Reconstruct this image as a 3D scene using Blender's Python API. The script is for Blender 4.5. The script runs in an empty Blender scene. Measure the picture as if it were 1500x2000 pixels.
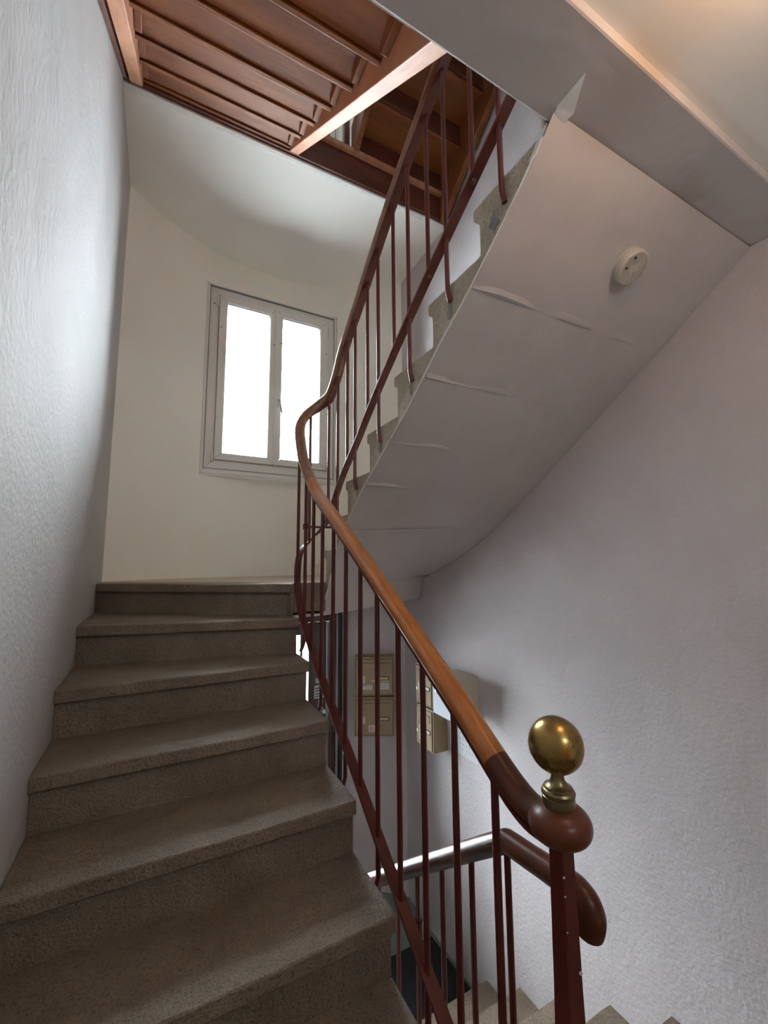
import bpy, bmesh, math, random
from mathutils import Vector, Matrix
random.seed(4)
S = bpy.context.scene
C = S.collection

# ------------------------------------------------------------------ camera
# world: X across the building, Y away from the camera, Z up; the lens is at the origin
cam = bpy.data.cameras.new('camera'); camo = bpy.data.objects.new('camera', cam); C.objects.link(camo)
Rv = Vector((0.88246, -0.47034, -0.00660)); Uv = Vector((-0.05017, -0.10807, 0.99288)); Fv = Vector((0.46770, 0.87584, 0.11897))
m = Matrix((Rv, Uv, -Fv)).transposed().to_4x4()
camo.matrix_world = m
cam.sensor_fit = 'VERTICAL'; cam.sensor_height = 36.0; cam.lens = 822.13 / 2000 * 36
cam.clip_start = 0.02; cam.clip_end = 200
S.camera = camo

# ------------------------------------------------------------------ world: bright overcast sky
w = bpy.data.worlds.new('sky'); S.world = w; w.use_nodes = True
nt = w.node_tree; nt.nodes.clear()
o_ = nt.nodes.new('ShaderNodeOutputWorld'); bg = nt.nodes.new('ShaderNodeBackground')
tc = nt.nodes.new('ShaderNodeTexCoord'); nz = nt.nodes.new('ShaderNodeTexNoise'); rp = nt.nodes.new('ShaderNodeValToRGB')
nz.inputs['Scale'].default_value = 1.6; nz.inputs['Detail'].default_value = 4
rp.color_ramp.elements[0].position = 0.3; rp.color_ramp.elements[0].color = (0.84, 0.91, 1.0, 1)
rp.color_ramp.elements[1].position = 0.7; rp.color_ramp.elements[1].color = (0.92, 0.96, 1.0, 1)
nt.links.new(tc.outputs['Generated'], nz.inputs['Vector']); nt.links.new(nz.outputs['Fac'], rp.inputs['Fac'])
nt.links.new(rp.outputs['Color'], bg.inputs['Color']); nt.links.new(bg.outputs['Background'], o_.inputs['Surface'])
bg.inputs['Strength'].default_value = 30.0

def area(name, loc, rot, sx, sy, power, col, portal=False):
    l = bpy.data.lights.new(name, 'AREA'); l.shape = 'RECTANGLE'; l.size = sx; l.size_y = sy; l.energy = power; l.color = col
    ob = bpy.data.objects.new(name, l); C.objects.link(ob); ob.location = loc; ob.rotation_euler = rot
    if portal: l.cycles.is_portal = True
    return ob
# portals in the two stair windows, the added rear opening and the glazed front door (they only guide sampling of the sky)
area('window_portal', (0.81, 3.80, 1.49), (math.radians(-90), 0, 0), 1.1, 1.6, 1, (1, 1, 1), True)
area('window_portal', (0.81, 3.80, 4.37), (math.radians(-90), 0, 0), 1.1, 1.6, 1, (1, 1, 1), True)
area('rear_fill_portal', (0.55, -1.36, 0.84), (math.radians(90), 0, 0), 0.42, 0.22, 1, (1, 1, 1), True)
area('door_portal', (0.70, 3.72, -1.45), (math.radians(-90), 0, 0), 1.2, 2.2, 1, (1, 1, 1), True)

S.view_settings.view_transform = 'Standard'; S.view_settings.look = 'None'
S.view_settings.gamma = 1.0; S.view_settings.use_curve_mapping = False
S.view_settings.exposure = 1.0
S.cycles.max_bounces = 14; S.cycles.diffuse_bounces = 10; S.cycles.transparent_max_bounces = 12
S.cycles.sample_clamp_indirect = 8.0; S.cycles.caustics_reflective = False; S.cycles.caustics_refractive = False

# ------------------------------------------------------------------ materials
def mat(name, col, rough=0.6, metal=0.0, col2=None, scale=6.0, detail=4.0, stretch=(1, 1, 1), bump=0.0, bscale=60.0,
        bump2=0.0, b2scale=4.0, lo=0.35, hi=0.65, spec=0.5, speck=None, speckscale=160.0, speckamt=0.5, coat=0.0, rough2=None, pits=0.0):
    M = bpy.data.materials.new(name); M.use_nodes = True; t = M.node_tree; b = t.nodes['Principled BSDF']
    b.inputs['Roughness'].default_value = rough; b.inputs['Metallic'].default_value = metal
    b.inputs['Specular IOR Level'].default_value = spec; b.inputs['Coat Weight'].default_value = coat
    b.inputs['Coat Roughness'].default_value = 0.12
    g = t.nodes.new('ShaderNodeNewGeometry'); mp = t.nodes.new('ShaderNodeMapping'); mp.inputs['Scale'].default_value = stretch
    t.links.new(g.outputs['Position'], mp.inputs['Vector'])
    out = None
    if col2 is not None:
        n = t.nodes.new('ShaderNodeTexNoise'); n.inputs['Scale'].default_value = scale; n.inputs['Detail'].default_value = detail
        n.inputs['Roughness'].default_value = 0.6
        t.links.new(mp.outputs['Vector'], n.inputs['Vector'])
        r = t.nodes.new('ShaderNodeValToRGB'); r.color_ramp.elements[0].position = lo; r.color_ramp.elements[1].position = hi
        r.color_ramp.elements[0].color = (*col, 1); r.color_ramp.elements[1].color = (*col2, 1)
        t.links.new(n.outputs['Fac'], r.inputs['Fac']); out = r.outputs['Color']
        if rough2 is not None:
            mr = t.nodes.new('ShaderNodeMapRange'); mr.inputs['To Min'].default_value = rough; mr.inputs['To Max'].default_value = rough2
            mr.inputs['From Min'].default_value = 0.35; mr.inputs['From Max'].default_value = 0.65
            t.links.new(n.outputs['Fac'], mr.inputs['Value']); t.links.new(mr.outputs['Result'], b.inputs['Roughness'])
    if speck is not None:
        n2 = t.nodes.new('ShaderNodeTexNoise'); n2.inputs['Scale'].default_value = speckscale; n2.inputs['Detail'].default_value = 3
        t.links.new(g.outputs['Position'], n2.inputs['Vector'])
        r2 = t.nodes.new('ShaderNodeValToRGB'); r2.color_ramp.elements[0].position = 0.52; r2.color_ramp.elements[1].position = 0.68
        r2.color_ramp.elements[0].color = (0, 0, 0, 1); r2.color_ramp.elements[1].color = (speckamt,) * 3 + (1,)
        t.links.new(n2.outputs['Fac'], r2.inputs['Fac'])
        mx = t.nodes.new('ShaderNodeMix'); mx.data_type = 'RGBA'
        mx.inputs[7].default_value = (*speck, 1)
        if out is not None: t.links.new(out, mx.inputs[6])
        else: mx.inputs[6].default_value = (*col, 1)
        t.links.new(r2.outputs['Color'], mx.inputs[0]); out = mx.outputs[2]
    if out is not None: t.links.new(out, b.inputs['Base Color'])
    else: b.inputs['Base Color'].default_value = (*col, 1)
    prev = None
    def addb(h, strength, dist):
        nonlocal prev
        bp = t.nodes.new('ShaderNodeBump'); bp.inputs['Strength'].default_value = strength; bp.inputs['Distance'].default_value = dist
        t.links.new(h, bp.inputs['Height'])
        if prev is not None: t.links.new(prev, bp.inputs['Normal'])
        prev = bp.outputs['Normal']
    if bump2 > 0:
        nb = t.nodes.new('ShaderNodeTexNoise'); nb.inputs['Scale'].default_value = b2scale; nb.inputs['Detail'].default_value = 3
        t.links.new(g.outputs['Position'], nb.inputs['Vector']); addb(nb.outputs['Fac'], bump2, 0.02)
    if bump > 0:
        nb = t.nodes.new('ShaderNodeTexNoise'); nb.inputs['Scale'].default_value = bscale; nb.inputs['Detail'].default_value = 4
        t.links.new(mp.outputs['Vector'] if stretch != (1, 1, 1) else g.outputs['Position'], nb.inputs['Vector']); addb(nb.outputs['Fac'], bump, 0.004)
    if pits > 0:
        v = t.nodes.new('ShaderNodeTexVoronoi'); v.inputs['Scale'].default_value = 110
        t.links.new(g.outputs['Position'], v.inputs['Vector'])
        rr = t.nodes.new('ShaderNodeValToRGB'); rr.color_ramp.elements[0].position = 0.05; rr.color_ramp.elements[1].position = 0.3
        t.links.new(v.outputs['Distance'], rr.inputs['Fac']); addb(rr.outputs['Color'], pits, 0.003)
    if prev is not None: t.links.new(prev, b.inputs['Normal'])
    return M

M = {}
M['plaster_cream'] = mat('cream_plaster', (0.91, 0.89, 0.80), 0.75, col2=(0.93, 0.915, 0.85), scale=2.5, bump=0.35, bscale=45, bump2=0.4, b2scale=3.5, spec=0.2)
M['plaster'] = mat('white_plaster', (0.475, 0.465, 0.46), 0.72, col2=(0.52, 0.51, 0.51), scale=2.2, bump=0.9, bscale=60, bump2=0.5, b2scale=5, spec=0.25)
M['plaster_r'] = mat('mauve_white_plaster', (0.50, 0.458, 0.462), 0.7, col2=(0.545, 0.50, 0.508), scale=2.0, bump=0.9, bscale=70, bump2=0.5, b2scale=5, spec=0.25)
M['ceiling'] = mat('ceiling_paint', (0.89, 0.89, 0.85), 0.7, col2=(0.92, 0.92, 0.88), scale=2.0, bump=0.12, bscale=40, bump2=0.3, b2scale=3, spec=0.2)
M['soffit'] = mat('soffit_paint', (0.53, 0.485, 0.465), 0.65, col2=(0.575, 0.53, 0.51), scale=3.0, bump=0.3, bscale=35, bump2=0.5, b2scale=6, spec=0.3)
M['stone'] = mat('brown_sandstone', (0.185, 0.137, 0.095), 0.50, col2=(0.262, 0.202, 0.146), scale=5.0, detail=6, bump=1.0, bscale=130, bump2=0.5, b2scale=14,
                 speck=(0.10, 0.072, 0.05), speckscale=170, speckamt=0.8, spec=0.5, pits=0.6)
M['stone_edge'] = mat('grey_string_stone', (0.37, 0.315, 0.24), 0.75, col2=(0.50, 0.44, 0.35), scale=9.0, detail=7, bump=0.8, bscale=90, bump2=0.5, b2scale=14,
                 speck=(0.26, 0.225, 0.175), speckscale=130, speckamt=0.8, spec=0.3)
M['stone_window_lit'] = mat('window_lit_landing_stone', (0.55, 0.47, 0.36), 0.6, col2=(0.65, 0.57, 0.45), scale=6, detail=6, bump=0.6, bscale=140, speck=(0.25, 0.2, 0.15), speckscale=230, speckamt=0.6)  # window light on the landing put into a paler stone colour
M['patch'] = mat('grey_cement', (0.16, 0.16, 0.155), 0.85, col2=(0.26, 0.255, 0.24), scale=25, bump=0.6, bscale=80)
M['filler'] = mat('white_filler', (0.75, 0.76, 0.74), 0.8, col2=(0.85, 0.86, 0.84), scale=12, bump=0.6, bscale=60)
M['red'] = mat('oxblood_paint', (0.085, 0.012, 0.009), 0.33, col2=(0.115, 0.020, 0.014), scale=12, bump=0.12, bscale=50, spec=0.5)
M['rail'] = mat('varnished_beech', (0.36, 0.115, 0.024), 0.28, col2=(0.50, 0.185, 0.046), scale=3.0, detail=8, stretch=(30, 3, 6), bump=0.05, bscale=6, coat=0.35)
M['rail_dark'] = mat('dark_varnished_wood', (0.060, 0.016, 0.007), 0.36, col2=(0.125, 0.034, 0.014), scale=9.0, detail=6, coat=0.05, spec=0.35)
M['rail_shaded'] = mat('shaded_varnished_wood', (0.16, 0.070, 0.036), 0.30, col2=(0.26, 0.125, 0.07), scale=4.0, detail=8, stretch=(20, 4, 6), coat=0.3)  # handrail wood with the shade of the turn and upper run in its colour
M['wood'] = mat('red_brown_pine', (0.150, 0.042, 0.010), 0.55, col2=(0.29, 0.095, 0.021), scale=1.6, detail=9, stretch=(0.8, 6, 6), bump=0.25, bscale=14, lo=0.3, hi=0.7)
M['wood_light'] = mat('pale_worn_pine', (0.37, 0.155, 0.080), 0.5, col2=(0.50, 0.25, 0.15), scale=4, detail=8, stretch=(5, 1, 1), bump=0.15, bscale=20)
M['wood_dark'] = mat('dark_mahogany_stain', (0.075, 0.014, 0.006), 0.5, col2=(0.12, 0.026, 0.011), scale=4, detail=6, stretch=(1, 6, 6), bump=0.15, bscale=20)
M['brass'] = mat('aged_brass', (0.40, 0.265, 0.09), 0.25, metal=1.0, col2=(0.36, 0.235, 0.085), scale=14, detail=6, bump=0.04, bscale=90, rough2=0.32)
M['brass_dull'] = mat('dull_brass', (0.22, 0.17, 0.085), 0.36, metal=1.0, col2=(0.30, 0.24, 0.13), scale=20)
M['pvc'] = mat('white_window_paint', (0.76, 0.755, 0.70), 0.4, col2=(0.80, 0.79, 0.745), scale=5, spec=0.4)
M['gasket'] = mat('grey_gasket', (0.27, 0.275, 0.28), 0.6)
M['mailbox'] = mat('beige_metal_paint', (0.32, 0.245, 0.16), 0.7, col2=(0.34, 0.262, 0.175), scale=3, spec=0.1)
M['mailbox_dark'] = mat('shadow_gap', (0.05, 0.035, 0.025), 0.7)
M['cream_box'] = mat('pale_beige_enamel', (0.50, 0.46, 0.37), 0.42, col2=(0.53, 0.49, 0.40), scale=3)
M['white_enamel'] = mat('white_enamel', (0.50, 0.53, 0.56), 0.7, spec=0.1)
M['paper'] = mat('white_paper', (0.60, 0.60, 0.62), 0.8, spec=0.1)
M['ink'] = mat('dark_ink', (0.05, 0.045, 0.07), 0.6)
M['pink'] = mat('pale_pink_sticker', (0.70, 0.50, 0.46), 0.5)
M['chrome'] = mat('chrome', (0.6, 0.6, 0.62), 0.18, metal=1.0)
M['detector'] = mat('ivory_plastic', (0.56, 0.52, 0.45), 0.45)
M['black'] = mat('black_plastic', (0.02, 0.018, 0.016), 0.6)
M['door_wood'] = mat('dark_door_wood', (0.045, 0.020, 0.013), 0.4, col2=(0.075, 0.034, 0.022), scale=3, stretch=(8, 8, 1), coat=0.2)
M['mat'] = mat('black_coir', (0.008, 0.009, 0.015), 0.95, col2=(0.022, 0.022, 0.030), scale=120, bump=1.0, bscale=300)
M['hallfloor'] = mat('grey_green_tile', (0.16, 0.20, 0.185), 0.45, col2=(0.20, 0.25, 0.235), scale=6)
M['grey_plaster'] = mat('pipe_paint', (0.45, 0.45, 0.47), 0.5)
M['concrete'] = mat('outdoor_concrete', (0.68, 0.68, 0.67), 0.9, col2=(0.74, 0.74, 0.73), scale=3, bump=0.4, bscale=30)
M['lintel_shade'] = mat('shaded_lintel_render', (0.022, 0.024, 0.026), 0.9, col2=(0.034, 0.036, 0.038), scale=6)  # underside of the wall openings, its shade put into a very dark colour

def glass(name):
    m_ = bpy.data.materials.new(name); m_.use_nodes = True; t = m_.node_tree; t.nodes.clear()
    o = t.nodes.new('ShaderNodeOutputMaterial'); mx = t.nodes.new('ShaderNodeMixShader'); tr = t.nodes.new('ShaderNodeBsdfTransparent')
    gl = t.nodes.new('ShaderNodeBsdfGlossy'); gl.inputs['Roughness'].default_value = 0.02; tr.inputs['Color'].default_value = (0.95, 0.98, 0.98, 1)
    fr = t.nodes.new('ShaderNodeFresnel'); fr.inputs['IOR'].default_value = 1.45
    t.links.new(fr.outputs['Fac'], mx.inputs['Fac']); t.links.new(tr.outputs[0], mx.inputs[1]); t.links.new(gl.outputs[0], mx.inputs[2]); t.links.new(mx.outputs[0], o.inputs['Surface'])
    return m_
M['glass'] = glass('clear_pane')
def emit(name, col, s):
    m_ = bpy.data.materials.new(name); m_.use_nodes = True; b = m_.node_tree.nodes['Principled BSDF']
    b.inputs['Emission Color'].default_value = (*col, 1); b.inputs['Emission Strength'].default_value = s; return m_
M['lampglass'] = emit('warm_opal_glass', (1.0, 0.60, 0.34), 20.0)

# ------------------------------------------------------------------ helpers
ROOT = {}
def off(parent):
    return ROOT.get(parent.name, Vector((0, 0, 0))) if parent else Vector((0, 0, 0))
def obj(name, bm, m, parent=None, smooth=False, label=None, bevel=0.0, seg=2, angle=35):
    o0 = off(parent)
    bmesh.ops.recalc_face_normals(bm, faces=bm.faces)
    if o0.length > 0: bmesh.ops.translate(bm, verts=bm.verts, vec=-o0)
    me = bpy.data.meshes.new(name); bm.to_mesh(me); bm.free()
    ms = m if isinstance(m, (list, tuple)) else [m]
    for x in ms: me.materials.append(x)
    o = bpy.data.objects.new(name, me); C.objects.link(o)
    if smooth:
        for p in me.polygons: p.use_smooth = True
        md = None
        try: me.set_sharp_from_angle(angle=math.radians(angle))
        except Exception: pass
    if bevel > 0:
        md = o.modifiers.new('bevel', 'BEVEL'); md.width = bevel; md.segments = seg; md.limit_method = 'ANGLE'; md.angle_limit = math.radians(40)
    if parent: o.parent = parent; ROOT[o.name] = o0
    else: ROOT[o.name] = Vector((0, 0, 0))
    if label: o['label'] = label
    return o
def thing(name, label, cat, loc=(0, 0, 0), group=None, kind=None):
    o = bpy.data.objects.new(name, None); C.objects.link(o); o.location = loc; ROOT[o.name] = Vector(loc); o.empty_display_size = 0.1
    o['label'] = label; o['category'] = cat
    if group: o['group'] = group
    if kind: o['kind'] = kind
    return o
def tag(o, label, cat, group=None, kind=None):
    o['label'] = label; o['category'] = cat
    if group: o['group'] = group
    if kind: o['kind'] = kind
    return o
def struct(name, bm, m, label, cat, smooth=False, bevel=0, angle=35):
    return tag(obj(name, bm, m, None, smooth, bevel=bevel, angle=angle), label, cat, kind='structure')
def box(bm, x0, x1, y0, y1, z0, z1, mi=0):
    v = [bm.verts.new(p) for p in ((x0, y0, z0), (x1, y0, z0), (x1, y1, z0), (x0, y1, z0), (x0, y0, z1), (x1, y0, z1), (x1, y1, z1), (x0, y1, z1))]
    for f in ((0, 3, 2, 1), (4, 5, 6, 7), (0, 1, 5, 4), (1, 2, 6, 5), (2, 3, 7, 6), (3, 0, 4, 7)):
        bm.faces.new([v[i] for i in f]).material_index = mi
    return bm
def nb(): return bmesh.new()
def bx(*a): return box(nb(), *a)
def loft(bm, rings, cap=True, closed=True, mi=0):
    """rings: lists of equal-length points; skin them"""
    vs = [[bm.verts.new(p) for p in r] for r in rings]
    n = len(vs[0])
    for a, b in zip(vs, vs[1:]):
        for i in range(n if closed else n - 1):
            j = (i + 1) % n
            bm.faces.new((a[i], a[j], b[j], b[i])).material_index = mi
    if cap and closed:
        for r in (vs[0], vs[-1]):
            try: bm.faces.new(r).material_index = mi
            except Exception: pass
    return bm
def prism(bm, poly, z0, z1):
    return loft(bm, [[(x, y, z0) for x, y in poly], [(x, y, z1) for x, y in poly]])
def prism_x(bm, poly, x0, x1):
    return loft(bm, [[(x0, y, z) for y, z in poly], [(x1, y, z) for y, z in poly]])
def cyl(bm, a, b, r, n=12, r2=None):
    a = Vector(a); b = Vector(b); d = (b - a).normalized()
    u = d.orthogonal().normalized(); v = d.cross(u)
    r2 = r if r2 is None else r2
    R = []
    for p, rr in ((a, r), (b, r2)):
        R.append([tuple(p + (u * math.cos(t) + v * math.sin(t)) * rr) for t in [2 * math.pi * i / n for i in range(n)]])
    return loft(bm, R)
def lathe(bm, prof, c, axis=(0, 0, 1), n=32):
    c = Vector(c); ax = Vector(axis).normalized(); u = ax.orthogonal().normalized(); v = ax.cross(u)
    rings = [[tuple(c + ax * h + (u * math.cos(t) + v * math.sin(t)) * max(r, 1e-5)) for t in [2 * math.pi * i / n for i in range(n)]] for r, h in prof]
    return loft(bm, rings)
def tube(bm, pts, r, n=10):
    pts = [Vector(p) for p in pts]; rings = []; u = None
    for i, p in enumerate(pts):
        t = (pts[min(i + 1, len(pts) - 1)] - pts[max(i - 1, 0)]).normalized()
        if u is None: u = t.orthogonal().normalized()
        else: u = (u - t * u.dot(t)).normalized()
        v = t.cross(u)
        rings.append([tuple(p + (u * math.cos(a) + v * math.sin(a)) * r) for a in [2 * math.pi * k / n for k in range(n)]])
    return loft(bm, rings)
def catmull(P, n=6):
    P = [Vector(p) for p in P]; out = []
    for i in range(len(P) - 1):
        a, b, c, d = P[max(i - 1, 0)], P[i], P[i + 1], P[min(i + 2, len(P) - 1)]
        for k in range(n):
            t = k / n
            out.append(0.5 * ((2 * b) + (c - a) * t + (2 * a - 5 * b + 4 * c - d) * t * t + (3 * b - a - 3 * c + d) * t ** 3))
    out.append(P[-1]); return out
def smoothpath(P, it=2):
    P = [p.copy() for p in P]
    for _ in range(it):
        Q = [P[0]] + [(P[i - 1] + P[i] * 2 + P[i + 1]) / 4 for i in range(1, len(P) - 1)] + [P[-1]]; P = Q
    return P
def sweep(bm, pts, sec, scales=None):
    """sec: (n,b) offsets; n horizontal normal, b 'up' across the tangent"""
    rings = []; up = Vector((0, 0, 1)); ln = None
    for i, p in enumerate(pts):
        t = (pts[min(i + 1, len(pts) - 1)] - pts[max(i - 1, 0)]).normalized()
        n = t.cross(up)
        if n.length < 0.05 and ln is not None: n = ln
        n.normalize(); ln = n; b = n.cross(t)
        s = scales[i] if scales else 1
        rings.append([tuple(p + n * x * s + b * y * s) for x, y in sec])
    return loft(bm, rings)
def oval(w_, h_, n=20): return [(w_ / 2 * math.cos(2 * math.pi * i / n), h_ / 2 * math.sin(2 * math.pi * i / n)) for i in range(n)]
def rectsec(w_, h_): return [(-w_ / 2, -h_ / 2), (w_ / 2, -h_ / 2), (w_ / 2, h_ / 2), (-w_ / 2, h_ / 2)]
def interp(tab, y):
    tab = sorted(tab)
    if y <= tab[0][0]:
        (a, b), (c, d) = tab[0], tab[1]
    elif y >= tab[-1][0]:
        (a, b), (c, d) = tab[-2], tab[-1]
    else:
        for k in range(len(tab) - 1):
            if tab[k][0] <= y <= tab[k + 1][0]: (a, b), (c, d) = tab[k], tab[k + 1]; break
    return b + (d - b) * (y - a) / (c - a)

# ------------------------------------------------------------------ key dimensions
XL, XR = -0.296, 1.82          # side walls
XAI, XBI = 0.61, 0.82          # inner ends of the two flights (the narrow well between them)
ZL, ZM, ZG = -0.105, -1.42, -2.605   # half landing, main landing, hall floor
ZC = 2.577                     # white ceiling above the half landing
ZU = 1.434                     # upper main landing
g = 0.2577
CX, CY, CR = 0.80, 2.10, 1.48  # curved stair wall
YH = 3.50                      # plane of the front door
XF = 1.865                     # the right wall drifts outwards towards its far end
xr = lambda y: 1.82 + max(0.0, y - 2.0) * 0.04
ca = lambda x: CY + math.sqrt(max(CR ** 2 - (x - CX) ** 2, 0))

# ------------------------------------------------------------------ shell
b = nb()
def wallplate(bm, x0, x1, y0, y1, z0, z1, nx, ny, nz, amp, face):
    """closed box whose room face carries slight unevenness"""
    box(bm, x0, x1, y0, y1, z0, z1)
    return bm
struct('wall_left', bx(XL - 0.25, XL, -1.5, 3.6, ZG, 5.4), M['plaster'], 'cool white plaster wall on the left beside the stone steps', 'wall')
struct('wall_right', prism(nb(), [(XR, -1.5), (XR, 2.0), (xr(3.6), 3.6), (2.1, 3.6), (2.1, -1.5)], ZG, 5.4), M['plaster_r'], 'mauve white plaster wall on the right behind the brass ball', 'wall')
# rear wall behind the camera, with an unseen opening added for fill light
b = nb()
for a in ((XL, 0.35, -1.35, -1.25, ZG, 5.4), (0.75, XR, -1.35, -1.25, ZG, 5.4), (0.35, 0.75, -1.35, -1.25, ZG, 0.74), (0.35, 0.75, -1.35, -1.25, 0.94, 5.4)): box(b, *a)
struct('wall_front', b, M['plaster'], 'plain white wall behind the landing', 'wall')
# curved wall with two window openings
b = nb()
WX0, WX1 = 0.243, 1.370
def curved(bm, zs, holes):
    hx = sorted({h[0] for h in holes} | {h[1] for h in holes})
    xs = sorted(set([XL - 0.0] + hx + [XL + (XF - XL) * i / 40 for i in range(41)]))
    xs = [x for x in xs if all(abs(x - h) > 0.008 or x == h for h in hx)]
    zs = sorted(zs)
    def hole(x, z): return any(h[0] < x < h[1] and h[2] < z < h[3] for h in holes)
    V = {}
    def vv(i, k, l):
        if (i, k, l) not in V:
            x = xs[i]; y = ca(x) if l == 0 else ca(x) + 0.30
            V[(i, k, l)] = bm.verts.new((x, y, zs[k]))
        return V[(i, k, l)]
    for i in range(len(xs) - 1):
        for k in range(len(zs) - 1):
            if hole((xs[i] + xs[i + 1]) / 2, (zs[k] + zs[k + 1]) / 2): continue
            for l in (0, 1): bm.faces.new((vv(i, k, l), vv(i + 1, k, l), vv(i + 1, k + 1, l), vv(i, k + 1, l)))
    for h in holes:
        k0, k1 = zs.index(h[2]), zs.index(h[3]); i0, i1 = xs.index(h[0]), xs.index(h[1])
        for k in range(k0, k1):
            for i in (i0, i1): bm.faces.new((vv(i, k, 0), vv(i, k, 1), vv(i, k + 1, 1), vv(i, k + 1, 0)))
        for i in range(i0, i1):
            bm.faces.new((vv(i, k0, 0), vv(i, k0, 1), vv(i + 1, k0, 1), vv(i + 1, k0, 0)))
            for q in (i, i + 1):
                if (q, k1, 'm') not in V: V[(q, k1, 'm')] = bm.verts.new((xs[q], max(3.60, ca(xs[q]) + 0.02), zs[k1]))
            bm.faces.new((vv(i, k1, 0), V[(i, k1, 'm')], V[(i + 1, k1, 'm')], vv(i + 1, k1, 0)))
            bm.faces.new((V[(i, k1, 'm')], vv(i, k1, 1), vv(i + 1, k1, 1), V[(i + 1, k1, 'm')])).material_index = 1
Z0, Z1 = 0.683, 2.285
DX0, DX1, DZ1 = 0.10, 1.388, -0.40
curved(b, [-0.29, Z0, Z1, ZC + 0.1, Z0 + 2.85, Z1 + 2.85, 5.4], [(WX0, WX1, Z0, Z1), (WX0, WX1, Z0 + 2.85, Z1 + 2.85)])
struct('wall_back', b, [M['plaster_cream'], M['lintel_shade']], 'curved cream plaster wall around the stair window', 'wall', smooth=True)
b = nb(); curved(b, [ZG, DZ1, -0.29], [(DX0, DX1, ZG, DZ1)])
struct('wall_back', b, [M['plaster_r'], M['lintel_shade']], 'white curved hall wall behind the pair of beige mailboxes', 'wall', smooth=True)
# roof over everything
struct('ceiling', bx(XL - 0.3, XR + 0.3, -1.5, 4.0, 5.4, 5.6), M['ceiling'], 'top floor ceiling high above the wooden stairs', 'ceiling')
# main landing floor (under the camera) and hall floor
b = nb(); box(b, XL, 0.66, -1.25, 0.32, ZM - 0.2, ZM); box(b, 0.66, XR, -1.25, 0.56, ZM - 0.2, ZM)
struct('floor', b, M['stone'], 'stone landing at the head of the lower flight', 'floor')
struct('floor', bx(XL, 2.0, -1.25, 3.85, ZG - 0.15, ZG), M['hallfloor'], 'grey green tiled entrance hall floor below the stairs', 'floor')
# upper main landing slab: beam and ceiling
b = nb()
box(b, XL, XR, 0.452, 0.642, 1.118, ZU)
beam = struct('ceiling', b, M['soffit'], 'grey painted underside of the landing beam above the stairs', 'ceiling', bevel=0.006)
struct('ceiling', bx(XL, XR, -1.25, 0.452, 1.145, ZU), M['ceiling'], 'beige ceiling of the landing lit by the warm lamp', 'ceiling')
# half landing above: white ceiling slab with curved back edge
poly = [(XL, 2.40), (xr(2.4), 2.40)] + [(XF - (XF - XL) * i / 32, ca(XF - (XF - XL) * i / 32) + 0.02) for i in range(33)]
struct('ceiling', prism(nb(), poly, ZC, 2.78), M['ceiling'], 'smooth white half round ceiling above the window landing', 'ceiling')
# thin plaster bead along the front of that ceiling
b = bx(XL, xr(2.4), 2.385, 2.42, ZC - 0.006, ZC + 0.012)
struct('trim_1', b, M['filler'], 'thin white plaster edge below the dark wooden header', 'trim', bevel=0.004)
# header board
H = struct('trim_2', bx(XL, xr(2.38), 2.36, 2.398, ZC + 0.006, 2.80), M['wood_dark'], 'dark red wooden header board along the white ceiling edge', 'trim', bevel=0.004)
tag(obj('trim_3', bx(0.70, xr(2.34), 2.335, 2.36, 2.765, 2.80), M['wood_light']), 'pale wooden lip on top of the header board', 'trim', kind='structure')
# landing slab of the half landing we look at
arc = [(0.612, 2.13), (0.618, 2.175), (0.645, 2.225), (0.69, 2.252), (0.74, 2.252), (0.785, 2.232), (0.815, 2.205)]
inner_riser7 = (XBI, 2.262); outer_riser7 = (xr(2.9), 2.90)
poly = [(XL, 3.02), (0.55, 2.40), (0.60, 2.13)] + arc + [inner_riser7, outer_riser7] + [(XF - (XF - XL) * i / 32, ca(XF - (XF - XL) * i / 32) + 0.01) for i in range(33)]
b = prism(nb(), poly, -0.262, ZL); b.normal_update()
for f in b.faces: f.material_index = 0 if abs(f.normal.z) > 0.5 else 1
struct('floor', b, [M['stone_window_lit'], M['stone']], 'stone half landing floor below the window', 'floor', bevel=0.004)
poly = [(XL, 2.87), (0.60, 2.19), (0.64, 2.235), (0.69, 2.255), (0.75, 2.255), (XBI, 2.262), (xr(2.87), 2.875)] + [(XF - (XF - XL) * i / 16, ca(XF - (XF - XL) * i / 16) + 0.01) for i in range(17)]
struct('ceiling', prism(nb(), poly, -0.29, -0.277), M['soffit'], 'painted underside of the half landing above the mailboxes', 'ceiling')

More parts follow.
